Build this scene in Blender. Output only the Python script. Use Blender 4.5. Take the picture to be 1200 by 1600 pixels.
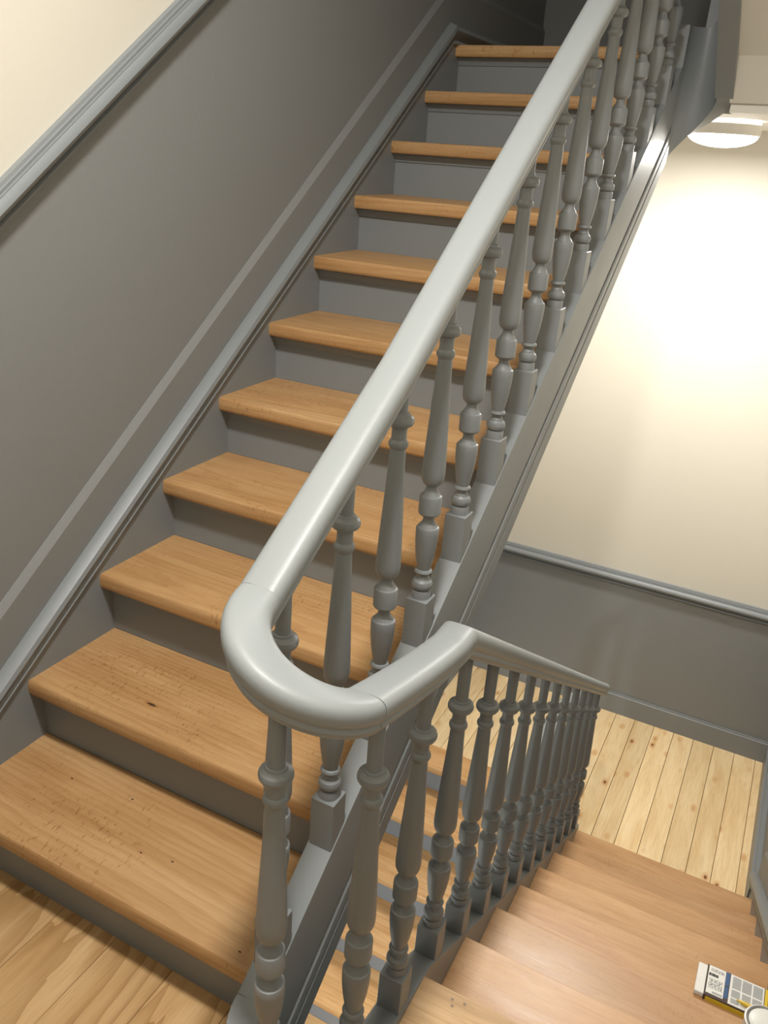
import bpy, bmesh, math, random
from mathutils import Vector, Matrix

random.seed(7)
for o in list(bpy.data.objects):
    bpy.data.objects.remove(o, do_unlink=True)
scene = bpy.context.scene
COL = scene.collection

# ------------------------------------------------------------------ camera
CAM = Vector((1.3997, -0.8784, 1.5417))
YAW, PITCH, ROLL, FPX = 0.4655, 0.3986, 0.0687, 1316.1
fw = Vector((-math.sin(YAW) * math.cos(PITCH), math.cos(YAW) * math.cos(PITCH), -math.sin(PITCH)))
rt0 = Vector((math.cos(YAW), math.sin(YAW), 0))
up0 = rt0.cross(fw)
rt = math.cos(ROLL) * rt0 + math.sin(ROLL) * up0
up = -math.sin(ROLL) * rt0 + math.cos(ROLL) * up0
cam_data = bpy.data.cameras.new('camera')
cam_data.sensor_fit = 'VERTICAL'
cam_data.sensor_height = 36.0
cam_data.sensor_width = 27.0
cam_data.lens = FPX / 1600.0 * 36.0
cam_data.shift_x = 37.2 / 1600.0
cam_data.shift_y = -12.0 / 1600.0
cam_data.clip_start = 0.02
cam = bpy.data.objects.new('camera', cam_data)
cam.matrix_world = Matrix((
    (rt.x, up.x, -fw.x, CAM.x),
    (rt.y, up.y, -fw.y, CAM.y),
    (rt.z, up.z, -fw.z, CAM.z),
    (0, 0, 0, 1)))
COL.objects.link(cam)
scene.camera = cam

# ------------------------------------------------------------------ world, exposure
world = bpy.data.worlds.new('world')
scene.world = world
world.use_nodes = True
world.node_tree.nodes['Background'].inputs[0].default_value = (0.9, 0.95, 1.0, 1)
world.node_tree.nodes['Background'].inputs[1].default_value = 0.02
scene.view_settings.view_transform = 'Standard'
scene.view_settings.look = 'None'
scene.view_settings.gamma = 1.0
scene.view_settings.use_curve_mapping = False
scene.view_settings.exposure = 0.95
LAMP_NEAR = 35.0       # watts of the landing lamp
LAMP_LOW = 60.0        # watts of the lamp one floor below
LAMP_FAR = 20.0        # watts of the half-landing lamp

# ------------------------------------------------------------------ dimensions (metres, measured from the photograph)
R, G = 0.175, 0.2448             # rise and going of the up flight
RD, GD = 0.1776, 0.2833          # rise and going of the down flight
Y0 = 0.2977                      # landing nosing above the down flight
SL, SD = R / G, RD / GD          # slopes
H = 3.346                        # storey height
ZP = -8 * RD                     # lower half landing floor (pine)
ZU = 11 * R                      # upper half landing floor
XL, XWL = 0.0, -0.025            # face of the wall string on the left, wall on the left
XR, XWR = 1.772, 1.797
YF, YB = 3.543, -1.9              # far wall, wall behind the camera
XC, RC = 0.9185, 0.0865           # centre of the well, radius of string and rail
XLS, XRS = XC - RC, XC + RC      # string centre lines
UC1, UC2 = -0.039, 2.30          # centres of the two bends
NOSE = 0.042
SLAB = 0.20
RAIL = 0.713                     # rail underside above the string

# ------------------------------------------------------------------ materials
def new_mat(name):
    m = bpy.data.materials.new(name)
    m.use_nodes = True
    nt = m.node_tree
    return m, nt, nt.nodes['Principled BSDF']

def paint(name, col, rough, bump=0.12, scale=55.0):
    m, nt, b = new_mat(name)
    b.inputs['Base Color'].default_value = (*col, 1)
    b.inputs['Roughness'].default_value = rough
    tc = nt.nodes.new('ShaderNodeTexCoord')
    n = nt.nodes.new('ShaderNodeTexNoise')
    n.inputs['Scale'].default_value = scale
    n.inputs['Detail'].default_value = 3
    nt.links.new(tc.outputs['Object'], n.inputs['Vector'])
    bp = nt.nodes.new('ShaderNodeBump')
    bp.inputs['Strength'].default_value = bump
    bp.inputs['Distance'].default_value = 0.002
    nt.links.new(n.outputs['Fac'], bp.inputs['Height'])
    nt.links.new(bp.outputs['Normal'], b.inputs['Normal'])
    r = nt.nodes.new('ShaderNodeMapRange')
    r.inputs['To Min'].default_value = max(0.05, rough - 0.06)
    r.inputs['To Max'].default_value = rough + 0.06
    n2 = nt.nodes.new('ShaderNodeTexNoise')
    n2.inputs['Scale'].default_value = 6
    nt.links.new(tc.outputs['Object'], n2.inputs['Vector'])
    nt.links.new(n2.outputs['Fac'], r.inputs['Value'])
    nt.links.new(r.outputs['Result'], b.inputs['Roughness'])
    return m

def wood(name, light, mid, dark, grain='X', rough=0.4, rings=0.35, knots=0.0, fleck=0.0, coat=0.0, fig=1.0):
    """procedural timber; grain runs along the given local axis"""
    m, nt, b = new_mat(name)
    N, Lk = nt.nodes.new, nt.links.new
    tc = N('ShaderNodeTexCoord')
    oi = N('ShaderNodeObjectInfo')
    mul = N('ShaderNodeVectorMath'); mul.operation = 'SCALE'
    mul.inputs[0].default_value = (37.0, 53.0, 71.0)
    Lk(oi.outputs['Random'], mul.inputs['Scale'])
    add = N('ShaderNodeVectorMath'); add.operation = 'ADD'
    Lk(tc.outputs['Object'], add.inputs[0]); Lk(mul.outputs[0], add.inputs[1])
    def mapped(across, along):
        mp = N('ShaderNodeMapping')
        s = [across, across, across]
        s['XYZ'.index(grain)] = along
        mp.inputs['Scale'].default_value = s
        Lk(add.outputs[0], mp.inputs['Vector'])
        return mp.outputs[0]
    # broad figure
    n1 = N('ShaderNodeTexNoise')
    n1.inputs['Scale'].default_value = 1.0; n1.inputs['Detail'].default_value = 5
    n1.inputs['Roughness'].default_value = 0.6; n1.inputs['Distortion'].default_value = 0.6
    Lk(mapped(14.0 * fig, 2.2 * fig), n1.inputs['Vector'])
    cr = N('ShaderNodeValToRGB')
    cr.color_ramp.elements[0].position = 0.30; cr.color_ramp.elements[0].color = (*dark, 1)
    cr.color_ramp.elements[1].position = 0.72; cr.color_ramp.elements[1].color = (*light, 1)
    e = cr.color_ramp.elements.new(0.52); e.color = (*mid, 1)
    Lk(n1.outputs['Fac'], cr.inputs['Fac'])
    col = cr.outputs['Color']
    def mix(a, fac, colr, mode='MULTIPLY'):
        mx = N('ShaderNodeMix'); mx.data_type = 'RGBA'; mx.blend_type = mode
        Lk(a, mx.inputs[6]); Lk(fac, mx.inputs[0])
        mx.inputs[7].default_value = (*colr, 1)
        return mx.outputs[2]
    def ramp(src, p0, p1, v0, v1):
        r = N('ShaderNodeMapRange')
        r.inputs['From Min'].default_value = p0; r.inputs['From Max'].default_value = p1
        r.inputs['To Min'].default_value = v0; r.inputs['To Max'].default_value = v1
        Lk(src, r.inputs['Value'])
        return r.outputs['Result']
    # growth rings: slightly tilted cylinders round the grain axis give arches on the face
    cb = N('ShaderNodeCombineXYZ')
    offs = {grain: (0, 9.0)}
    others = [c for c in 'XYZ' if c != grain]
    offs[others[0]] = (-0.11, 0.11); offs[others[1]] = (0.03, 0.075)
    def rnd(k):
        f1 = N('ShaderNodeMath'); f1.operation = 'MULTIPLY'; f1.inputs[1].default_value = k
        f2 = N('ShaderNodeMath'); f2.operation = 'FRACT'
        Lk(oi.outputs['Random'], f1.inputs[0]); Lk(f1.outputs[0], f2.inputs[0])
        return f2.outputs[0]
    for ci, c in enumerate('XYZ'):
        Lk(ramp(rnd((7.3, 13.7, 29.1)[ci]), 0, 1, *offs[c]), cb.inputs[ci])
    ad2 = N('ShaderNodeVectorMath'); ad2.operation = 'ADD'
    Lk(tc.outputs['Object'], ad2.inputs[0]); Lk(cb.outputs[0], ad2.inputs[1])
    mr = N('ShaderNodeMapping')
    sc_ = [1.0, 1.0, 1.0]; sc_['XYZ'.index(grain)] = 0.16
    mr.inputs['Scale'].default_value = sc_
    ro = [0.0, 0.0, 0.0]
    ro['XYZ'.index('Y' if grain == 'X' else 'X')] = 0.22
    mr.inputs['Rotation'].default_value = ro
    Lk(ad2.outputs[0], mr.inputs['Vector'])
    w = N('ShaderNodeTexWave'); w.wave_type = 'RINGS'; w.rings_direction = grain
    w.wave_profile = 'SAW'
    w.inputs['Scale'].default_value = 24.0; w.inputs['Distortion'].default_value = 5.0
    w.inputs['Detail'].default_value = 2.5; w.inputs['Detail Scale'].default_value = 0.9
    Lk(mr.outputs[0], w.inputs['Vector'])
    col = mix(col, ramp(w.outputs['Fac'], 0.45, 1.0, 0.0, rings), tuple(min(1, d / max(l, 1e-3) * 0.95) for d, l in zip(dark, light)))
    # fine pores along the grain
    n2 = N('ShaderNodeTexNoise'); n2.inputs['Scale'].default_value = 1.0; n2.inputs['Detail'].default_value = 4
    Lk(mapped(260.0, 9.0), n2.inputs['Vector'])
    col = mix(col, ramp(n2.outputs['Fac'], 0.5, 0.75, 0.0, 0.40), (0.62, 0.52, 0.42))
    if fleck:
        v = N('ShaderNodeTexNoise'); v.inputs['Scale'].default_value = 1.0; v.inputs['Detail'].default_value = 2
        mpv = N('ShaderNodeMapping')
        mpv.inputs['Scale'].default_value = (190.0, 60.0, 60.0) if grain == 'X' else (60.0, 190.0, 60.0)
        mpv.inputs['Rotation'].default_value = (0, 0, 0.35)
        Lk(add.outputs[0], mpv.inputs['Vector']); Lk(mpv.outputs[0], v.inputs['Vector'])
        pm = N('ShaderNodeTexNoise'); pm.inputs['Scale'].default_value = 4.0
        Lk(add.outputs[0], pm.inputs['Vector'])
        a = ramp(v.outputs['Fac'], 0.60, 0.70, 0.0, 1.0)
        c = ramp(pm.outputs['Fac'], 0.42, 0.62, 0.0, fleck)
        mm = N('ShaderNodeMath'); mm.operation = 'MULTIPLY'; Lk(a, mm.inputs[0]); Lk(c, mm.inputs[1])
        col = mix(col, mm.outputs[0], (0.52, 0.36, 0.22))
    if knots:
        vo = N('ShaderNodeTexVoronoi'); vo.inputs['Scale'].default_value = 1.0
        Lk(mapped(11.0, 5.6), vo.inputs['Vector'])
        col = mix(col, ramp(vo.outputs['Distance'], 0.10, 0.22, knots * 0.55, 0.0), (0.72, 0.42, 0.20))
        vs = N('ShaderNodeSeparateColor'); Lk(vo.outputs['Color'], vs.inputs[0])
        big = ramp(vs.outputs[0], 0.15, 0.35, 0.0, 1.0)
        core = ramp(vo.outputs['Distance'], 0.055, 0.085, 0.92, 0.0)
        mm = N('ShaderNodeMath'); mm.operation = 'MULTIPLY'; Lk(core, mm.inputs[0]); Lk(big, mm.inputs[1])
        col = mix(col, mm.outputs[0], (0.22, 0.09, 0.03))
    # each piece a little lighter or darker than its neighbour
    hs = N('ShaderNodeHueSaturation')
    Lk(ramp(oi.outputs['Random'], 0, 1, 0.90, 1.08), hs.inputs['Value'])
    Lk(col, hs.inputs['Color'])
    Lk(hs.outputs['Color'], b.inputs['Base Color'])
    b.inputs['Roughness'].default_value = rough
    Lk(ramp(n1.outputs['Fac'], 0.3, 0.7, rough - 0.05, rough + 0.09), b.inputs['Roughness'])
    bp = N('ShaderNodeBump'); bp.inputs['Strength'].default_value = 0.10; bp.inputs['Distance'].default_value = 0.001
    Lk(n2.outputs['Fac'], bp.inputs['Height']); Lk(bp.outputs['Normal'], b.inputs['Normal'])
    b.inputs['Coat Weight'].default_value = coat
    b.inputs['Coat Roughness'].default_value = 0.28
    return m

def plain(name, col, rough=0.5, metal=0.0):
    m, nt, b = new_mat(name)
    b.inputs['Base Color'].default_value = (*col, 1)
    b.inputs['Roughness'].default_value = rough
    b.inputs['Metallic'].default_value = metal
    return m

def glow(name, col, strength):
    m, nt, b = new_mat(name)
    b.inputs['Base Color'].default_value = (0.9, 0.9, 0.88, 1)
    b.inputs['Emission Color'].default_value = (*col, 1)
    b.inputs['Emission Strength'].default_value = strength
    return m

def print_mat(name, paper, ink, across, along, thr=0.5):
    """tiny unreadable print: rows of broken ink on paper"""
    m, nt, b = new_mat(name)
    N, Lk = nt.nodes.new, nt.links.new
    tc = N('ShaderNodeTexCoord'); mp = N('ShaderNodeMapping')
    mp.inputs['Scale'].default_value = (across, along, 1)
    Lk(tc.outputs['Object'], mp.inputs['Vector'])
    n = N('ShaderNodeTexNoise'); n.inputs['Scale'].default_value = 1.0; n.inputs['Detail'].default_value = 1
    Lk(mp.outputs[0], n.inputs['Vector'])
    cr = N('ShaderNodeValToRGB'); cr.color_ramp.interpolation = 'LINEAR'
    cr.color_ramp.elements[0].position = thr - 0.05; cr.color_ramp.elements[0].color = (*ink, 1)
    cr.color_ramp.elements[1].position = thr + 0.05; cr.color_ramp.elements[1].color = (*paper, 1)
    Lk(n.outputs['Fac'], cr.inputs['Fac']); Lk(cr.outputs[0], b.inputs['Base Color'])
    b.inputs['Roughness'].default_value = 0.35
    return m

M = {}
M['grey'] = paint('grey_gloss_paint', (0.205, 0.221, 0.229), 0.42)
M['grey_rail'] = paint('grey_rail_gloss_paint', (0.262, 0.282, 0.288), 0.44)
M['grey_wall'] = paint('grey_wall_paint', (0.212, 0.219, 0.218), 0.55, 0.2, 90)
M['cream'] = paint('cream_wall_paint', (0.64, 0.605, 0.525), 0.65, 0.15, 80)
M['ceiling'] = paint('ceiling_paint', (0.66, 0.635, 0.575), 0.7, 0.1, 80)
M['tread'] = wood('beech_tread', (0.52, 0.325, 0.155), (0.47, 0.278, 0.122), (0.40, 0.22, 0.088), 'X', 0.42, 0.40, fleck=0.6)
M['tread_low'] = wood('beech_tread_pale', (0.55, 0.335, 0.175), (0.50, 0.29, 0.142), (0.43, 0.235, 0.105), 'X', 0.34, 0.22, fleck=0.3)
M['tread_light'] = wood('beech_tread_blond', (0.68, 0.42, 0.20), (0.60, 0.34, 0.14), (0.48, 0.25, 0.09), 'X', 0.42, 0.3, fleck=0.2)
M['raw'] = wood('raw_landing_board', (0.62, 0.43, 0.25), (0.56, 0.37, 0.20), (0.44, 0.28, 0.14), 'X', 0.55, 0.3)
M['pine'] = wood('pine_floor', (0.86, 0.68, 0.42), (0.82, 0.62, 0.355), (0.72, 0.50, 0.25), 'Y', 0.45, 0.22, knots=1.0)
M['oak'] = wood('oak_floor', (0.56, 0.37, 0.185), (0.50, 0.315, 0.145), (0.40, 0.235, 0.095), 'Y', 0.45, 0.9, fig=0.8)
M['knot'] = plain('dark_knot', (0.06, 0.03, 0.012), 0.6)
M['knot_ring'] = plain('knot_halo', (0.30, 0.15, 0.05), 0.5)
M['sub'] = plain('dark_subfloor', (0.06, 0.045, 0.03), 0.9)
M['steel'] = plain('nail_steel', (0.25, 0.2, 0.16), 0.5, 0.6)

# ------------------------------------------------------------------ mesh helpers
def link(name, me, mat=None, parent=None):
    o = bpy.data.objects.new(name, me)
    COL.objects.link(o)
    if mat is not None and me is not None and not me.materials:
        me.materials.append(mat)
    if parent is not None:
        o.parent = parent
    return o

def fix_normals(me):
    bm = bmesh.new(); bm.from_mesh(me)
    bmesh.ops.remove_doubles(bm, verts=bm.verts, dist=1e-6)
    bmesh.ops.recalc_face_normals(bm, faces=bm.faces)
    bm.to_mesh(me); bm.free()

def mesh(name, verts, faces, smooth_angle=None):
    me = bpy.data.meshes.new(name)
    me.from_pydata([tuple(v) for v in verts], [], faces)
    fix_normals(me)
    if smooth_angle is not None:
        me.shade_smooth() if hasattr(me, 'shade_smooth') else None
        bm = bmesh.new(); bm.from_mesh(me)
        for e in bm.edges:
            e.smooth = not (len(e.link_faces) == 2 and e.calc_face_angle(0) > smooth_angle)
        for f in bm.faces:
            f.smooth = True
        bm.to_mesh(me); bm.free()
    return me

def box_mesh(name, x0, x1, y0, y1, z0, z1, bevel=0.0, seg=2):
    bm = bmesh.new()
    bmesh.ops.create_cube(bm, size=1.0)
    for v in bm.verts:
        v.co = Vector(((x0 + x1) / 2 + v.co.x * (x1 - x0), (y0 + y1) / 2 + v.co.y * (y1 - y0), (z0 + z1) / 2 + v.co.z * (z1 - z0)))
    if bevel:
        bmesh.ops.bevel(bm, geom=list(bm.edges), offset=bevel, segments=seg, affect='EDGES', profile=0.5)
    me = bpy.data.meshes.new(name)
    bm.to_mesh(me); bm.free()
    return me

def extrude_x(name, prof, x0, x1, smooth=0.6):
    """closed (y, z) outline extruded from x0 to x1"""
    n = len(prof)
    v = [(x0, y, z) for y, z in prof] + [(x1, y, z) for y, z in prof]
    f = [(i, (i + 1) % n, n + (i + 1) % n, n + i) for i in range(n)]
    f += [tuple(range(n)), tuple(range(2 * n - 1, n - 1, -1))]
    return mesh(name, v, f, smooth)

def sweep(name, pts, section, closed=True, smooth=0.6):
    """sweep section(i) -> [(u, v)] along pts; u goes to the left of travel, v goes up"""
    P = [Vector(p) for p in pts]
    n = len(P)
    verts, faces, m = [], [], None
    for i in range(n):
        a = P[max(0, i - 1)]; b = P[min(n - 1, i + 1)]
        t0 = (P[i] - a).xy if i > 0 else (b - P[i]).xy
        t1 = (b - P[i]).xy if i < n - 1 else t0
        t0 = t0.normalized() if t0.length > 1e-7 else t1.normalized()
        t1 = t1.normalized() if t1.length > 1e-7 else t0
        t = (t0 + t1)
        t = t.normalized() if t.length > 1e-6 else t0
        k = 1.0 / max(0.5, t.dot(t0))
        nx, ny = -t.y * k, t.x * k
        sec = section(i)
        m = len(sec)
        for u, v in sec:
            verts.append((P[i].x + nx * u, P[i].y + ny * u, P[i].z + v))
    for i in range(n - 1):
        for j in range(m):
            k2 = (j + 1) % m
            faces.append((i * m + j, i * m + k2, (i + 1) * m + k2, (i + 1) * m + j))
    faces.append(tuple(range(m)))
    faces.append(tuple(range((n - 1) * m, n * m)))
    return mesh(name, verts, faces, smooth)

def lathe(name, prof, seg=28, smooth=0.55):
    verts, faces = [], []
    n = len(prof)
    for r, z in prof:
        for s in range(seg):
            a = 2 * math.pi * s / seg
            verts.append((r * math.cos(a), r * math.sin(a), z))
    for i in range(n - 1):
        for s in range(seg):
            t = (s + 1) % seg
            faces.append((i * seg + s, i * seg + t, (i + 1) * seg + t, (i + 1) * seg + s))
    faces.append(tuple(range(seg)))
    faces.append(tuple(range((n - 1) * seg, n * seg)))
    return mesh(name, verts, faces, smooth)

def thing(name, label, cat, loc=(0, 0, 0), group=None):
    o = bpy.data.objects.new(name, None)
    o.empty_display_size = 0.05
    COL.objects.link(o)
    o.location = loc
    o['label'] = label
    o['category'] = cat
    if group:
        o['group'] = group
    return o

def structure(o, label=None, cat=None):
    o['kind'] = 'structure'
    if label:
        o['label'] = label
    if cat:
        o['category'] = cat
    return o

def poly_wall(name, plane, polys, label, cat='wall', back=0.12):
    """polys: (material, [(a, b), ...]) in the wall plane; plane = (axis, value, outward sign)"""
    ax, val, sg = plane
    me = bpy.data.meshes.new(name)
    verts, faces, mats, idx = [], [], [], []
    def P(a, b, off):
        if ax == 'x':
            return (val + sg * off, a, b)
        return (a, val + sg * off, b)
    for mat, pl in polys:
        s = len(verts); n = len(pl)
        verts += [P(a, b, 0) for a, b in pl] + [P(a, b, back) for a, b in pl]
        fs = [tuple(range(s, s + n)), tuple(range(s + 2 * n - 1, s + n - 1, -1))]
        fs += [(s + i, s + (i + 1) % n, s + n + (i + 1) % n, s + n + i) for i in range(n)]
        if mat not in mats:
            mats.append(mat)
        faces += fs; idx += [mats.index(mat)] * len(fs)
    me.from_pydata(verts, [], faces)
    for m in mats:
        me.materials.append(M[m])
    for p_, i in zip(me.polygons, idx):
        p_.material_index = i
    bm = bmesh.new(); bm.from_mesh(me)
    bmesh.ops.recalc_face_normals(bm, faces=bm.faces)
    bm.to_mesh(me); bm.free()
    o = link(name, me)
    structure(o, label, cat)
    return o

# ------------------------------------------------------------------ walls
def up_line(y):                  # line through the nosings of the up flight
    return R + y * SL
def down_line(y):                # line through the nosings of the down flight
    return -(y - Y0) * SD

DADO = 1.000
ya, yb = -0.12, 2.44
za, zb = up_line(ya) + DADO, up_line(yb) + DADO
ZT, ZB = 5.2, -4.2
poly_wall('wall_left', ('x', XWL, -1), [
    ('cream', [(YB, za), (ya, za), (yb, zb), (YF, zb), (YF, ZT), (YB, ZT)]),
    ('grey_wall', [(YB, -0.25), (ya, -0.25), (yb, up_line(yb) - 0.3), (YF, up_line(yb) - 0.3), (YF, zb), (yb, zb), (ya, za), (YB, za)]),
    ('cream', [(YB, za - H), (ya, za - H), (yb, zb - H), (YF, zb - H), (YF, up_line(yb) - 0.3), (yb, up_line(yb) - 0.3), (ya, -0.25), (YB, -0.25)]),
    ('grey_wall', [(YB, ZB), (YF, ZB), (YF, zb - H), (yb, zb - H), (ya, za - H), (YB, za - H)]),
], 'stairwell wall painted grey below and cream above the sloping dado rail')
ZD = ZP + 0.858
poly_wall('wall_far', ('y', YF, 1), [
    ('grey_wall', [(XWL, ZB), (XWR, ZB), (XWR, ZD), (XWL, ZD)]),
    ('cream', [(XWL, ZD), (XWR, ZD), (XWR, ZU - SLAB), (XWL, ZU - SLAB)]),
    ('grey_wall', [(XWL, ZU - SLAB), (XWR, ZU - SLAB), (XWR, zb), (XWL, zb)]),
    ('cream', [(XWL, zb), (XWR, zb), (XWR, ZT), (XWL, ZT)]),
], 'end wall of the half landing, grey dado below cream plaster')
y1, y2 = Y0, Y0 + 7.3 * GD
poly_wall('wall_right', ('x', XWR, 1), [
    ('grey_wall', [(YB, ZB), (YF, ZB), (YF, ZD), (y2, ZD), (y1, DADO), (YB, DADO)]),
    ('cream', [(YB, DADO), (y1, DADO), (y2, ZD), (YF, ZD), (YF, ZU - SLAB), (Y0 + 7 * GD, ZU - SLAB), (y1, H - SLAB), (YB, H - SLAB)]),
    ('grey_wall', [(YB, H - SLAB), (y1, H - SLAB), (Y0 + 7 * GD, ZU - SLAB), (YF, ZU - SLAB), (YF, zb), (y2, zb), (y1, H + DADO), (YB, H + DADO)]),
    ('cream', [(YB, H + DADO), (y1, H + DADO), (y2, zb), (YF, zb), (YF, ZT), (YB, ZT)]),
], 'side wall beside the descending flight, grey below')
poly_wall('wall_back', ('y', YB, -1), [
    ('grey_wall', [(XWL, ZB), (XWR, ZB), (XWR, DADO), (XWL, DADO)]),
    ('cream', [(XWL, DADO), (XWR, DADO), (XWR, ZT), (XWL, ZT)]),
], 'landing wall behind the viewer, cream above grey')

# ------------------------------------------------------------------ floors, ceilings
# main landing
lf = link('floor', box_mesh('floor', XWL, XWR, YB, -0.16, -SLAB, -0.018), M['sub'])
structure(lf, 'main landing floor of wide oak planks at the foot of the stairs', 'floor')
pw = 0.147
xs = [(-0.02, pw)] + [(pw * k, pw * (k + 1)) for k in range(1, 5)] + [(pw * 5, 0.803), (0.803, 0.850), (0.850, 0.985), (0.985, 1.030)]
xs += [(1.030 + 0.1534 * k, 1.030 + 0.1534 * (k + 1)) for k in range(5)]
for a, b in xs:
    e = 0.062
    if a > 0.80 and b < 0.86: e = -0.06
    elif a > 0.84 and b < 0.99: e = -0.115
    elif a > 0.98 and b < 1.04: e = -0.06
    elif a > 1.02: e = -0.02
    w = b - a
    me = box_mesh('oak_plank', -w / 2 + 0.0004, w / 2 - 0.0004, 0, e - YB, -0.018, 0.0, 0.0012, 1)
    o = link('oak_plank', me, M['oak'], lf); o.location = ((a + b) / 2, YB, 0)
# joists under the plank ends
structure(link('floor_edge', box_mesh('floor_edge', XWL, 0.80, -0.16, 0.06, -SLAB, -0.018), M['sub'], lf))
structure(link('floor_edge', box_mesh('floor_edge', 1.04, XWR, -0.16, Y0 - 0.06, -SLAB, -0.045), M['sub'], lf))

# pine half landing
YPN = Y0 + 7 * GD + NOSE + 0.012
pf = link('floor', box_mesh('pine_floor_base', XWL, XWR, 2.62, YF, ZP - 0.22, ZP - 0.02), M['sub'])
structure(pf, 'lower half landing floor of knotty pine boards below the cream wall', 'floor')
bw = 0.1088
xe = 1.727
edges = [XWR - 0.005, xe]
while edges[-1] > 0.0:
    edges.append(edges[-1] - bw)
edges[-1] = XWL + 0.003
for b, a in zip(edges[:-1], edges[1:]):
    ys = YPN if a > 1.0 else (2.44 if a > 0.79 else 2.675)
    w = b - a
    me = box_mesh('pine_board', -w / 2 + 0.0011, w / 2 - 0.0011, ys, YF, -0.02, 0.0, 0.0012, 1)
    o = link('pine_board', me, M['pine'], pf); o.location = ((a + b) / 2, 0, ZP)
structure(link('floor_edge', box_mesh('floor_edge', 1.04, XWR, YPN, 2.62, ZP - 0.22, ZP - 0.02), M['sub'], pf))

# ceilings: underside of the upper half landing and of the landing above
def slab(name, z, label, front=None):
    me = bpy.data.meshes.new(name)
    bm = bmesh.new()
    def bx(x0, x1, ya_, yb_):
        r = bmesh.ops.create_cube(bm, size=1.0)
        for v in r['verts']:
            v.co = Vector(((x0 + x1) / 2 + v.co.x * (x1 - x0), (ya_ + yb_) / 2 + v.co.y * (yb_ - ya_), z - SLAB / 2 - 0.012 + v.co.z * (SLAB - 0.024)))
    for r_ in front:
        bx(*r_)
    bm.to_mesh(me); bm.free()
    o = link(name, me, M['ceiling'])
    structure(o, label, 'ceiling')
    return o
c1 = slab('ceiling', ZU, 'plaster ceiling over the pine half landing with a round lamp',
          [(XWL, 0.80, 2.51, YF), (0.80, XRS + 0.02, UC2 + RC + 0.02, YF), (XRS + 0.02, XWR, 2.32, YF)])
for a, b in [(XWL, 0.3), (0.3, 0.62), (0.62, 0.95), (0.95, 1.3), (1.3, 1.6), (1.6, XWR)]:
    ys = 2.60 if b < 0.9 else (2.44 if a < 1.0 else 2.34)
    me = box_mesh('upper_board', -(b - a) / 2 + 0.001, (b - a) / 2 - 0.001, ys, YF, -0.02, 0)
    o = link('upper_board', me, M['oak'], c1); o.location = ((a + b) / 2, 0, ZU - 0.003)
c2 = slab('ceiling', H, 'plaster ceiling over the main landing',
          [(XWL, 0.80, YB, 0.06), (0.80, 1.03, YB, -0.13), (1.03, XWR, YB, Y0 - 0.03)])
# sloping plaster under the next flight over the first one, closing the well above
me = extrude_x('ceiling_slope', [(0.06, H - SLAB), (2.5, H + up_line(2.5) - 0.4), (YF, H + up_line(2.5) - 0.4), (YF, H + up_line(2.5) - 0.25), (2.5, H + up_line(2.5) - 0.25), (0.06, H - 0.03)], XWL, 0.80, None)
structure(link('ceiling', me, M['ceiling']), 'sloping plaster ceiling above the first flight', 'ceiling')
structure(link('ceiling', box_mesh('well_top', XWL, XWR, YB, YF, ZT, ZT + 0.1), M['ceiling']), 'ceiling at the top of the stairwell', 'ceiling')
structure(link('floor', box_mesh('well_bottom', XWL, XWR, YB, YF, ZB - 0.1, ZB), M['sub']), 'dark floor at the bottom of the stairwell', 'floor')

# ------------------------------------------------------------------ mouldings
DADO_SEC = [(0, 0), (0.013, 0), (0.018, 0.003), (0.018, 0.008), (0.013, 0.011), (0.009, 0.013), (0.009, 0.018), (0.018, 0.021), (0.028, 0.026),
            (0.035, 0.033), (0.038, 0.041), (0.036, 0.049), (0.030, 0.056), (0.024, 0.059), (0.024, 0.062), (0.020, 0.063), (0.020, 0.070), (0.015, 0.071), (0.013, 0.078), (0, 0.079)]
BASE_SEC = [(0, -0.004), (0.015, -0.004), (0.015, 0.118), (0.011, 0.122), (0.009, 0.131), (0, 0.131)]
def sec(s, flip=1, dv=0.0):
    pts = [(u * flip, v + dv) for u, v in s]
    return lambda i: pts
def trim(name, pts, s, flip, label, dv=0.0, cat='moulding', mat='grey'):
    o = link(name, sweep(name, pts, sec(s, flip, dv), smooth=0.5), M[mat])
    structure(o, label, cat)
    return o
# travel +y on the left wall: left of travel is -x, so flip
trim('trim_1', [(XWL, YB, za), (XWL, ya, za), (XWL, yb, zb), (XWL, YF, zb)], DADO_SEC, -1, 'sloping dado rail on the left wall under the cream paint', -0.039, 'dado rail')
trim('trim_2', [(XWL, YF, ZD), (XWR, YF, ZD)], DADO_SEC, -1, 'level dado rail across the half landing end wall', -0.039, 'dado rail')
trim('trim_3', [(XWR, YB, DADO), (XWR, y1, DADO), (XWR, y2, ZD), (XWR, YF, ZD)], DADO_SEC, 1, 'dado rail running down the side wall', -0.039, 'dado rail')
trim('baseboard_far', [(XWL, YF, ZP), (XWR, YF, ZP)], BASE_SEC, -1, 'grey skirting board along the half landing end wall', 0, 'baseboard')
trim('baseboard_right', [(XWR, 2.40, ZP), (XWR, YF, ZP)], [(u * 2.2, v) for u, v in BASE_SEC], 1, 'grey skirting board on the side wall beside the pine boards', 0, 'baseboard')
trim('baseboard_left', [(XWL, YB, 0), (XWL, -0.03, 0)], BASE_SEC, -1, 'grey skirting board on the landing left wall', 0, 'baseboard')
trim('baseboard_back', [(XWR, YB, 0), (XWL, YB, 0)], BASE_SEC, -1, 'grey skirting board behind the viewer', 0, 'baseboard')

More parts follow.
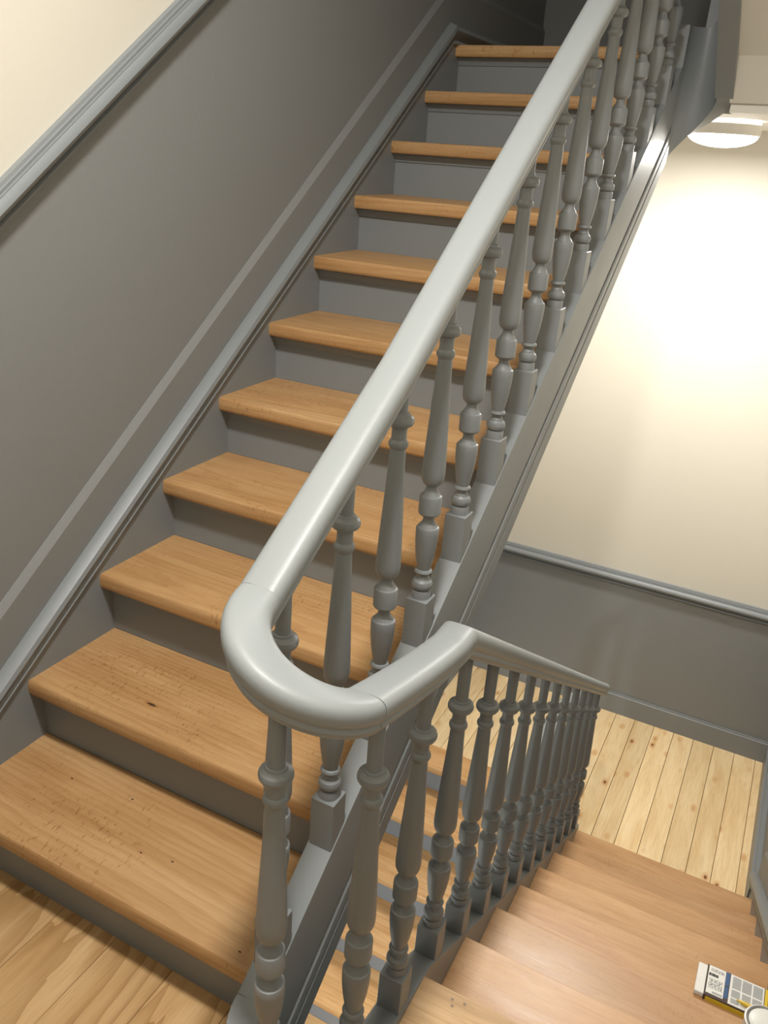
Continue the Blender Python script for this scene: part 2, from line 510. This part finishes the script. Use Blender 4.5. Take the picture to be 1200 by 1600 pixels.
# wall strings with cap moulding and ledge
CAP = [(0, 0), (0.026, 0), (0.030, 0.006), (0.027, 0.012), (0.023, 0.016), (0.026, 0.024), (0.036, 0.034), (0.040, 0.046), (0.036, 0.058), (0.024, 0.066), (0.012, 0.070), (0, 0.070)]
def wall_string(parent, side, path_line, ys_, ye_, flat_end=None, yflat=YF):
    """string board, cap moulding and ledge board on a wall; side +1 on the left wall, -1 on the right wall"""
    xw = XWL if side > 0 else XWR
    fl = -side
    P = [(xw, ys_, path_line(ys_)), (xw, ye_, path_line(ye_))]
    if flat_end is not None:
        P.append((xw, yflat, path_line(ye_)))
    b = link('string_board', sweep('string_board', P, lambda i: [(0, -0.34), (fl * 0.025, -0.34), (fl * 0.025, 0.034), (0, 0.034)], smooth=None), M['grey'], parent)
    c = link('cap_moulding', sweep('cap_moulding', P, sec([(u + 0.006, v) for u, v in CAP], fl, 0.030), smooth=0.5), M['grey'], parent)
    l = link('ledge_board', sweep('ledge_board', P, lambda i: [(0, 0.05), (fl * 0.012, 0.05), (fl * 0.013, 0.214), (fl * 0.003, 0.236), (0, 0.236)], smooth=None), M['grey_wall'], parent)

# ------------------------------------------------------------------ stair flights
TH = 0.040
def tread_prof(depth, back):
    """outline with a rounded nose at y=0, back edge at +depth"""
    r = TH / 2
    pr = [(depth, 0.0)]
    for k in range(0, 9):
        a = math.radians(90 + 180 * k / 8)
        pr.append((r * 0.42 + math.copysign(abs(math.cos(a)) ** 0.75, math.cos(a)) * r * 0.42, -r + math.copysign(abs(math.sin(a)) ** 0.62, math.sin(a)) * r))
    pr.append((depth, -TH))
    return pr

def build_flight(root, n, g, r, y_first, z_first, sgn, x0, x1, mat, first_riser=True, last_depth=None, dark_gap=0.0):
    """sgn +1 climbs towards +y; -1 descends towards +y"""
    depth = g + NOSE - 0.001
    tm = None
    for k in range(n):
        y = y_first + k * g
        z = z_first + sgn * k * r
        if sgn > 0:
            d = depth if not (last_depth and k == n - 1) else last_depth
            me = extrude_x('tread', tread_prof(d, 0), x0, x1) if (tm is None or d != depth) else tm
            if d == depth: tm = me
            o = link('tread', me, mat, root); o.location = (0, y, z)
        else:
            if tm is None:
                pr = [(-yy, zz) for yy, zz in tread_prof(depth + 0.012, 0)]
                tm = extrude_x('tread', pr, x0, x1)
            o = link('tread', tm, mat, root); o.location = (0, y, z)
    rm = sm = None
    return tm

def risers(root, n, g, r, y_first, z_first, sgn, x0, x1, skip_first=False):
    rm = box_mesh('riser', x0, x1, 0, 0.018, -r, -TH + 0.002)
    sm = extrude_x('scotia', [(0.001, -TH), (-0.013, -TH), (-0.013, -TH - 0.006), (-0.010, -TH - 0.010), (-0.006, -TH - 0.018), (-0.004, -TH - 0.026), (0.001, -TH - 0.026)], x0, x1, 0.5)
    if sgn < 0:
        rm = box_mesh('riser', x0, x1, -0.018, 0, -r, -TH + 0.002)
        sm = None
    for k in range(n):
        y = y_first + k * g + sgn * NOSE
        z = z_first + sgn * k * r
        o = link('riser', rm, M['grey'], root); o.location = (0, y, z)
        if sm:
            o = link('scotia', sm, M['grey'], root); o.location = (0, y, z)

# --- the path of string and rail
def hermite(z0, m0, z1, m1, L, t):
    return (2 * t**3 - 3 * t**2 + 1) * z0 + (t**3 - 2 * t**2 + t) * m0 * L + (-2 * t**3 + 3 * t**2) * z1 + (t**3 - t**2) * m1 * L

ARC = math.pi * RC
HS = 0.030                         # string top above the nosing line of the up flight
HD = 0.012
def zl(y): return up_line(y) + HS
ZE1 = 0.080
YK = 0.32                           # the rail and string break downwards here
def zr(y):
    if y <= YK:
        t = max(0.0, (y - UC1) / (YK - UC1))
        return ZE1 + (down_line(YK) + HD - ZE1) * (1 - (1 - t) ** 1.3)
    return down_line(y) + HD

def path_left(dz=0.0, ytop=UC2, ybot=UC1):
    n = 12
    return [(XLS, ytop + (ybot - ytop) * i / n, zl(ytop + (ybot - ytop) * i / n) + dz) for i in range(n + 1)]
def path_u1(dz=0.0, n=28):
    out = []
    for i in range(n + 1):
        t = i / n
        a = math.pi + math.pi * t
        out.append((XC + RC * math.cos(a), UC1 + RC * math.sin(a), hermite(zl(UC1), -0.25, ZE1, -0.42, ARC, t) + dz))
    return out
def path_right(dz=0.0):
    ys_ = [UC1 + (YK - UC1) * i / 8 for i in range(9)] + [YK + (UC2 - YK) * i / 10 for i in range(1, 11)]
    return [(XRS, y, zr(y) + dz) for y in ys_]
def path_u2(dz=0.0, n=28):
    out = []
    z1 = zl(UC2) - H
    for i in range(n + 1):
        t = i / n
        a = math.pi * t
        out.append((XC + RC * math.cos(a), UC2 + RC * math.sin(a), hermite(zr(UC2), -SD, z1, -SL, ARC, t) + dz))
    return out

STRING_SEC = [(-0.026, 0), (0.026, 0), (0.0265, -0.004), (0.0265, -0.188), (0.019, -0.194), (0.019, -0.204), (0.026, -0.208), (0.029, -0.213),
              (0.0295, -0.240), (0.0265, -0.244), (0.0265, -0.250), (0.030, -0.254), (0.030, -0.318), (-0.026, -0.318)]
PLAIN_SEC = [(-0.026, 0), (0.026, 0), (0.0265, -0.004), (0.0265, -0.150), (0.0265, -0.188), (0.0265, -0.194), (0.0265, -0.204), (0.0265, -0.222),
             (0.0265, -0.236), (0.0265, -0.246), (0.0265, -0.256), (0.0265, -0.300), (0.024, -0.318), (-0.026, -0.318)]
def string_part(name, pts, parent, depth=None, base=None, mould=True):
    """depth(i) gives the height of the string, base the moulded section it is scaled from"""
    S0 = STRING_SEC if mould else PLAIN_SEC
    def sc(i):
        k = (depth(i) / 0.318) if depth else 1.0
        return [(u, v * k) for u, v in S0]
    return link(name, sweep(name, pts, sc, smooth=0.45), M['grey'], parent)

# --- first flight, climbing away along the left wall
f_up = thing('stair_flight', 'flight of orange wooden treads climbing away along the left wall', 'stairs', (0, 0, 0), 'stair flights')
build_flight(f_up, 11, G, R, 0.0, R, 1, XL, 0.812, M['tread'], last_depth=0.13)
risers(f_up, 11, G, R, 0.0, R, 1, XL, 0.812)
wall_string(f_up, 1, up_line, -0.06, 2.40, True)
string_part('outer_string', path_left(), f_up, lambda i: 0.285 + 0.033 * i / 12.0)
string_part('curved_curb', path_u1(), f_up)
me = extrude_x('soffit', [(0.02, -0.16), (2.5, up_line(2.5) - 0.30), (2.5, up_line(2.5) - 0.27), (0.02, -0.13)], XWL, 0.81, None)
link('soffit', me, M['ceiling'], f_up)
# dark knot in the second tread and pin holes in the first
def knot(x, y, z, a, b, parent, mat):
    n = 14
    v = []
    for i in range(n):
        t = 2 * math.pi * i / n
        cx_ = math.copysign(abs(math.cos(t)) ** 1.0, math.cos(t)); sy = math.copysign(abs(math.sin(t)) ** 1.6, math.sin(t))
        v.append((x + a * cx_ , y + b * sy - 0.2 * a * cx_ * 0.1, z))
    v2 = [(p[0], p[1], z - 0.004) for p in v]
    f = [tuple(range(n))] + [(i, (i + 1) % n, n + (i + 1) % n, n + i) for i in range(n)] + [tuple(range(2 * n - 1, n - 1, -1))]
    return link('knot', mesh('knot', v + v2, f), mat, parent)
treads_up = [o for o in COL.objects if o.name.split('.')[0] == 'tread' and o.parent == f_up]
treads_up.sort(key=lambda o: o.location.z)
t2 = treads_up[1]
knot(0.298, 0.331 - t2.location.y, 0.0003, 0.020, 0.0065, t2, M['knot_ring'])
knot(0.298, 0.331 - t2.location.y, 0.0006, 0.013, 0.0035, t2, M['knot'])
t1 = treads_up[0]
for (x, y) in [(0.17, 0.20), (0.33, 0.222), (0.52, 0.13), (0.76, 0.03), (0.45, 0.115)]:
    knot(x, y - t1.location.y, 0.0004, 0.0035, 0.0018, t1, M['knot'])

# --- descending flight on the right
f_dn = thing('stair_flight', 'flight of pale pinkish wooden treads descending to the pine half landing', 'stairs', (0, 0, 0), 'stair flights')
XD = XRS + 0.026
build_flight(f_dn, 7, GD, RD, Y0 + GD, -RD, -1, XD - 0.005, XR + 0.005, M['tread_low'])
risers(f_dn, 8, GD, RD, Y0, 0.0, -1, XD - 0.005, XR + 0.005)
me = extrude_x('nosing_board', [(-yy, zz) for yy, zz in tread_prof(0.30, 0)], XD - 0.003, XR + 0.005)
nb = link('nosing_board', me, M['raw'], f_dn); nb.location = (0, Y0, 0.001)
nb['label'] = 'bare pale landing board with nail holes'
for (x, y) in [(1.105, 0.262), (1.125, 0.278), (1.20, 0.235), (1.22, 0.236), (1.10, 0.275)]:
    pr = [(0.0005, 0.0002), (0.0028, 0.0002), (0.0030, 0.0006), (0.0022, 0.0010), (0.0005, 0.0004)]
    o = link('nail_head', lathe('nail_head', pr, 10), M['steel'], nb); o.location = (x, y - Y0, 0)
def dl(y): return down_line(y)
wall_string(f_dn, -1, dl, Y0 - 0.05, Y0 + 7.62 * GD, None)
string_part('outer_string', path_right(), f_dn)
string_part('curved_string', path_u2(), f_dn)
me = extrude_x('soffit', [(Y0 - 0.02, -SLAB), (Y0 + 7 * GD, down_line(Y0 + 7 * GD) - 0.30), (Y0 + 7 * GD, down_line(Y0 + 7 * GD) - 0.27), (Y0 - 0.02, -SLAB + 0.03)], XD - 0.01, XWR, None)
link('soffit', me, M['ceiling'], f_dn)

# --- flight below the first one, seen through the balusters
f_lo = thing('stair_flight', 'lower flight with blond treads seen down through the stairwell gap', 'stairs', (0, 0, 0), 'stair flights')
DYL = 0.06
build_flight(f_lo, 11, G, R, DYL, R - H, 1, XL, 0.812, M['tread_light'], last_depth=0.17)
risers(f_lo, 11, G, R, DYL, R - H, 1, XL, 0.812)
wall_string(f_lo, 1, lambda y: up_line(y - DYL) - H, -0.10, 2.46, True)
string_part('outer_string', path_left(-H), f_lo)

# --- next flight, over the descending one
f_nx = thing('stair_flight', 'next flight overhead with grey string and plaster underside', 'stairs', (0, 0, 0), 'stair flights')
build_flight(f_nx, 7, GD, RD, Y0 + GD, H - RD, -1, XD - 0.005, XR + 0.005, M['tread_low'])
risers(f_nx, 8, GD, RD, Y0, H, -1, XD - 0.005, XR + 0.005)
DN = 0.34
string_part('outer_string', path_right(H), f_nx, lambda i: {18: DN, 17: 0.318, 16: 0.296}.get(i, 0.275))
pu = [(x, y, max(z, ZU + 0.045)) for x, y, z in path_u2(H)]
pz0 = path_u2(H)
string_part('curved_string', pu, f_nx, lambda i: (DN + (0.285 - DN) * i / 28.0) + (pu[i][2] - pz0[i][2]), mould=False)
string_part('curved_curb', path_u1(H), f_nx)
me = extrude_x('soffit', [(Y0 - 0.03, H - SLAB), (2.20, 1.875), (2.31, 1.752), (2.33, 1.752), (2.33, 1.83), (Y0 - 0.03, H - SLAB + 0.03)], XD - 0.01, XWR, None)
link('soffit', me, M['ceiling'], f_nx)

# ------------------------------------------------------------------ banister
RAIL_HALF = [(0.0, 0.0530), (0.014, 0.0528), (0.021, 0.0518), (0.0262, 0.0497), (0.0302, 0.0458), (0.0325, 0.0408), (0.0332, 0.0350), (0.0328, 0.0290), (0.0308, 0.0225), (0.0275, 0.0180),
             (0.0262, 0.0168), (0.0264, 0.0142), (0.0275, 0.0120), (0.0274, 0.0085), (0.0258, 0.0062), (0.0238, 0.0050), (0.0225, 0.0)]
RAIL_SEC = RAIL_HALF + [(-u, v) for u, v in reversed(RAIL_HALF[1:])]
ban = thing('banister', 'grey painted banister with turned balusters and handrail curving round the stairwell', 'banister', (XLS, 0.0, 0.0))
def lift(x, y, z):
    # the rail stands a little higher round the bend and over the top of the descending flight
    if z < -1.6 or z > 1.5:
        return 0.0
    if x < XC:
        return 0.035 * min(1.0, max(0.0, (0.33 - y) / (0.33 - UC1))) if y > UC1 - 0.001 else 0.035
    return 0.035 * min(1.0, max(0.0, (UC2 - y) / (UC2 - YK)))
def rail_part(name, pts):
    P = [(x, y, z + RAIL + lift(x, y, z)) for x, y, z in pts]
    def sc(i):
        x, y, z = pts[i]
        if y > UC2 + 1e-4: k = 1.19
        elif y < UC1 - 1e-4: k = 1.20 - 0.16 * (x - XLS) / (XRS - XLS)
        elif x < XC: k = 1.20
        else: k = 1.04 if y < YK - 0.03 else 1.18
        return [(u, v * k) for u, v in RAIL_SEC]
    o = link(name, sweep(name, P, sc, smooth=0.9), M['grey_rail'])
    o.parent = ban
    o.matrix_parent_inverse = Matrix.Translation((-XLS, 0, 0))
    return o
rail_part('handrail', path_left())
rail_part('handrail_bend', path_u1())
rail_part('handrail', path_right())
rail_part('handrail_bend', path_u2())
rail_part('handrail', path_left(-H))
rail_part('handrail_bend', path_u2(H))

BT = 0.0916                        # top of the square block above the string
PROF = [(0.0195, -0.004), (0.0195, 0.016), (0.0185, 0.018), (0.0155, 0.0185), (0.0158, 0.0200), (0.0195, 0.0225), (0.0215, 0.0275), (0.0215, 0.0325), (0.0195, 0.0380),
        (0.0165, 0.0405), (0.0145, 0.0430), (0.0145, 0.0450), (0.0122, 0.0490), (0.0125, 0.0540), (0.0165, 0.0560), (0.0187, 0.0595), (0.0170, 0.0635), (0.0135, 0.0650),
        (0.0142, 0.0690), (0.0175, 0.0860), (0.0205, 0.1050), (0.0226, 0.1250), (0.0234, 0.1430), (0.0234, 0.1560), (0.0222, 0.1590), (0.0195, 0.1605), (0.0175, 0.1640),
        (0.0128, 0.1700), (0.0113, 0.1760), (0.0120, 0.1820), (0.0170, 0.1845), (0.0205, 0.1870), (0.0225, 0.1900), (0.0226, 0.2230), (0.0212, 0.2265), (0.0185, 0.2280), (0.0165, 0.2320),
        (0.0125, 0.2380), (0.0112, 0.2440), (0.0112, 0.2480), (0.0150, 0.2495), (0.0195, 0.2545), (0.0222, 0.2620), (0.0232, 0.2730), (0.0229, 0.2900), (0.0216, 0.3250), (0.0195, 0.3750),
        (0.0170, 0.4300), (0.0148, 0.4800), (0.0136, 0.5130), (0.0158, 0.5160), (0.0175, 0.5205), (0.0175, 0.5245), (0.0158, 0.5285), (0.0137, 0.5310), (0.0131, 0.5400), (0.0135, 0.5500),
        (0.0142, 0.5550), (0.0180, 0.5562), (0.0218, 0.5588), (0.0241, 0.5635), (0.0244, 0.5675), (0.0228, 0.5730), (0.0185, 0.5768), (0.0160, 0.5778), (0.0152, 0.5792), (0.0150, 0.5812), (0.0124, 0.5825), (0.0118, 0.5880), (0.0124, 0.6700)]
PROF = [(r_, z_ if z_ < 0.25 else 0.25 + (z_ - 0.25) * 0.95) for r_, z_ in PROF]
PROF[-1] = (PROF[-1][0], 0.632)
def baluster_mesh(top=0.632):
    pr = PROF[:-1] + [(PROF[-1][0], top)]
    me = lathe('baluster', pr, 28, 0.5)
    bm = bmesh.new(); bm.from_mesh(me)
    r = bmesh.ops.create_cube(bm, size=1.0)
    h = 0.0238
    for v in r['verts']:
        v.co = Vector((v.co.x * 2 * h, v.co.y * 2 * h, -BT - 0.028 if v.co.z < 0 else 0.0))
    es = list({e for v in r['verts'] for e in v.link_edges})
    rb = bmesh.ops.bevel(bm, geom=es, offset=0.0012, segments=1, affect='EDGES')
    for f in rb['faces']:
        f.smooth = False
    bm.to_mesh(me); bm.free()
    me.materials.append(M['grey'])
    return me
BM = baluster_mesh()
BML = baluster_mesh(0.668)           # reaches the higher rail round the bend
def add_baluster(x, y, z, rz=0.0):
    o = bpy.data.objects.new('baluster', BML if lift(x, y, z) > 0.004 else BM)
    COL.objects.link(o)
    o.parent = ban
    o.location = (x - XLS, y, z + BT)
    o.rotation_euler = (0, 0, rz)
    return o
# up flight
for k in range(0, 13):
    y = 0.0278 + 0.1773 * k
    add_baluster(XLS, y, zl(y))
# bend
a = math.radians(270 + 4)
add_baluster(XC + RC * math.cos(a), UC1 + RC * math.sin(a), hermite(zl(UC1), -0.25, ZE1, -0.42, ARC, (a - math.pi) / math.pi), 0.1)
# down flight
for k in range(0, 14):
    y = 0.0103 + 0.1847 * k
    if y < UC2 + 0.02:
        add_baluster(XRS, y, zr(y))
# far bend and lower flight
for t in (0.5,):
    a = math.pi * t
    add_baluster(XC + RC * math.cos(a), UC2 + RC * math.sin(a), hermite(zr(UC2), -SD, zl(UC2) - H, -SL, ARC, t))
    add_baluster(XC + RC * math.cos(a), UC2 + RC * math.sin(a), hermite(zr(UC2), -SD, zl(UC2) - H, -SL, ARC, t) + H)
for k in range(4, 13):
    y = 0.0278 + 0.1773 * k
    add_baluster(XLS, y, zl(y) - H)

# ------------------------------------------------------------------ ceiling lamps
def ceiling_lamp(loc, strength, label, spread=180, col=(1.0, 0.97, 0.915)):
    root = thing('ceiling_lamp', label, 'lamp', loc, 'round opal ceiling lamps')
    RL = 0.124
    g1 = glow('opal_glass', col, 11.0)
    g2 = glow('lamp_halo', col, 4.0)
    dome = [(0.001, -0.094)] + [(RL * math.sin(math.radians(a_)), -0.052 - 0.042 * math.cos(math.radians(a_))) for a_ in range(10, 91, 10)] + [(RL * 0.98, -0.050), (0.001, -0.048)]
    link('diffuser', lathe('diffuser', dome, 48, 0.9), g1, root)
    rim = [(RL * 0.6, -0.052), (RL + 0.003, -0.052), (RL + 0.006, -0.048), (RL + 0.006, -0.016), (RL + 0.003, -0.013), (RL * 0.6, -0.013)]
    link('rim', lathe('rim', rim, 48, 0.5), M['lamp_white'], root)
    halo = [(RL * 0.6, -0.013), (RL + 0.001, -0.013), (RL + 0.001, -0.005), (RL * 0.6, -0.005)]
    link('halo_ring', lathe('halo_ring', halo, 48, 0.5), g2, root)
    ld = bpy.data.lights.new('lamp_light', 'AREA')
    ld.shape = 'DISK'; ld.size = RL * 1.9; ld.energy = strength; ld.color = col
    ld.spread = math.radians(spread)
    lo = bpy.data.objects.new('lamp_light', ld); COL.objects.link(lo); lo.parent = root
    lo.location = (0, 0, -0.0955)
    plate = [(RL * 0.5, -0.006), (RL * 0.9, -0.006), (RL * 0.9, 0.0), (RL * 0.5, 0.0)]
    link('back_plate', lathe('back_plate', plate, 32, 0.5), M['lamp_white'], root)
    return root
M['lamp_white'] = plain('lamp_white_enamel', (0.8, 0.78, 0.74), 0.4)
ceiling_lamp((0.968, 2.76, ZU - SLAB), LAMP_FAR, 'round white opal lamp glowing under the half landing ceiling', 180)
ceiling_lamp((1.0, -0.30, H - SLAB), LAMP_NEAR, 'round opal lamp on the landing ceiling above the viewer')
ceiling_lamp((1.0, -0.30, -SLAB), LAMP_LOW, 'round opal lamp one floor below under the landing', 180, (0.88, 0.95, 1.0))

# ------------------------------------------------------------------ things left on the steps
bz = -3 * RD
bx0, bx1, by0, by1, bh = 1.562, 1.764, 1.030, 1.137, 0.020
pk = thing('filler_pack', 'white printed packet with yellow edge lying flat on a lower tread', 'packet', (bx0, by0, bz))
L_, W_ = bx1 - bx0, by1 - by0
M['white'] = plain('white_card', (0.78, 0.76, 0.72), 0.4)
M['black'] = plain('black_print', (0.02, 0.017, 0.016), 0.4)
M['yellow'] = plain('yellow_card', (0.72, 0.50, 0.03), 0.4)
M['brown'] = plain('dark_brown_print', (0.055, 0.03, 0.022), 0.4)
M['blue'] = plain('blue_print', (0.03, 0.09, 0.22), 0.4)
M['text'] = print_mat('small_grey_print', (0.62, 0.62, 0.60), (0.14, 0.14, 0.14), 900, 1500, 0.5)
M['icons'] = print_mat('dark_icon_print', (0.75, 0.74, 0.70), (0.03, 0.03, 0.03), 330, 330, 0.46)
M['bars'] = print_mat('bar_code_print', (0.5, 0.5, 0.48), (0.01, 0.01, 0.01), 1600, 5, 0.62)
link('packet_body', box_mesh('packet_body', 0.024, L_, 0.0, W_, 0.0, bh, 0.0012, 1), M['brown'], pk)
link('yellow_edge', box_mesh('yellow_edge', 0.030, L_ - 0.02, -0.0012, 0.001, 0.0008, bh - 0.004), M['yellow'], pk)
link('end_flap', box_mesh('end_flap', 0.0, 0.026, 0.004, W_ - 0.001, 0.0, bh - 0.004, 0.003, 2), M['white'], pk)
def panel(name, x0, x1, y0, y1, mat, lift=1):
    o = link(name, box_mesh(name, x0, x1, y0, y1, bh - 0.0002, bh + 0.0002 * lift), M[mat], pk)
    return o
panel('label_panel', 0.028, 0.072, 0.010, W_ - 0.002, 'white')
panel('barcode', 0.030, 0.054, 0.070, 0.080, 'bars', 2)
panel('icon_print', 0.034, 0.068, 0.086, 0.098, 'icons', 2)
panel('icon_print', 0.032, 0.068, 0.028, 0.062, 'icons', 2)
panel('small_print', 0.044, 0.070, 0.013, 0.020, 'text', 2)
panel('blue_band', 0.073, 0.083, 0.058, W_ - 0.002, 'blue')
panel('blue_band', 0.073, 0.083, 0.016, 0.054, 'blue')
panel('label_panel', 0.085, 0.172, 0.004, W_ - 0.002, 'white')
for (x0, x1, y0, y1) in [(0.091, 0.113, 0.060, 0.100), (0.116, 0.140, 0.060, 0.100), (0.144, 0.168, 0.060, 0.100), (0.091, 0.113, 0.030, 0.055), (0.118, 0.140, 0.034, 0.055), (0.144, 0.168, 0.034, 0.055), (0.091, 0.112, 0.010, 0.026)]:
    panel('text_block', x0, x1, y0, y1, 'text', 2)
panel('yellow_band', 0.174, 0.182, 0.004, W_ - 0.002, 'yellow')
panel('label_panel', 0.184, L_ - 0.001, 0.004, W_ - 0.002, 'white')
# pointed yellow tool lying on the packet
nz = lathe('yellow_nozzle', [(0.0015, 0.0), (0.004, 0.012), (0.0062, 0.022), (0.0062, 0.060), (0.002, 0.0605)], 14, 0.6)
o = link('filler_nozzle', nz, M['yellow'])
o.rotation_euler = (math.radians(90), 0, math.radians(90 - 6))
o.location = (bx0 + 0.105, by0 + 0.022, bz + bh + 0.0066)
o['label'] = 'pointed yellow plastic nozzle lying on the printed packet'; o['category'] = 'nozzle'

# small tin in front of the packet
tn = thing('paint_tin', 'small tin with round white lid beside the printed packet', 'tin', (1.706, 0.810, -2 * RD))
M['tin'] = plain('tin_metal', (0.42, 0.41, 0.39), 0.25, 0.9)
M['lid'] = plain('white_lid', (0.74, 0.73, 0.68), 0.35)
link('tin_body', lathe('tin_body', [(0.045, 0.0), (0.046, 0.002), (0.046, 0.068), (0.048, 0.070), (0.048, 0.074), (0.045, 0.075)], 40, 0.5), M['lid'], tn)
link('rim_groove', lathe('rim_groove', [(0.030, 0.070), (0.044, 0.0755), (0.0445, 0.0765), (0.040, 0.0762), (0.036, 0.0735), (0.030, 0.0735)], 40, 0.5), M['tin'], tn)
link('lid', lathe('lid', [(0.0345, 0.0730), (0.0345, 0.0765), (0.032, 0.0775), (0.001, 0.0775)], 40, 0.5), M['lid'], tn)
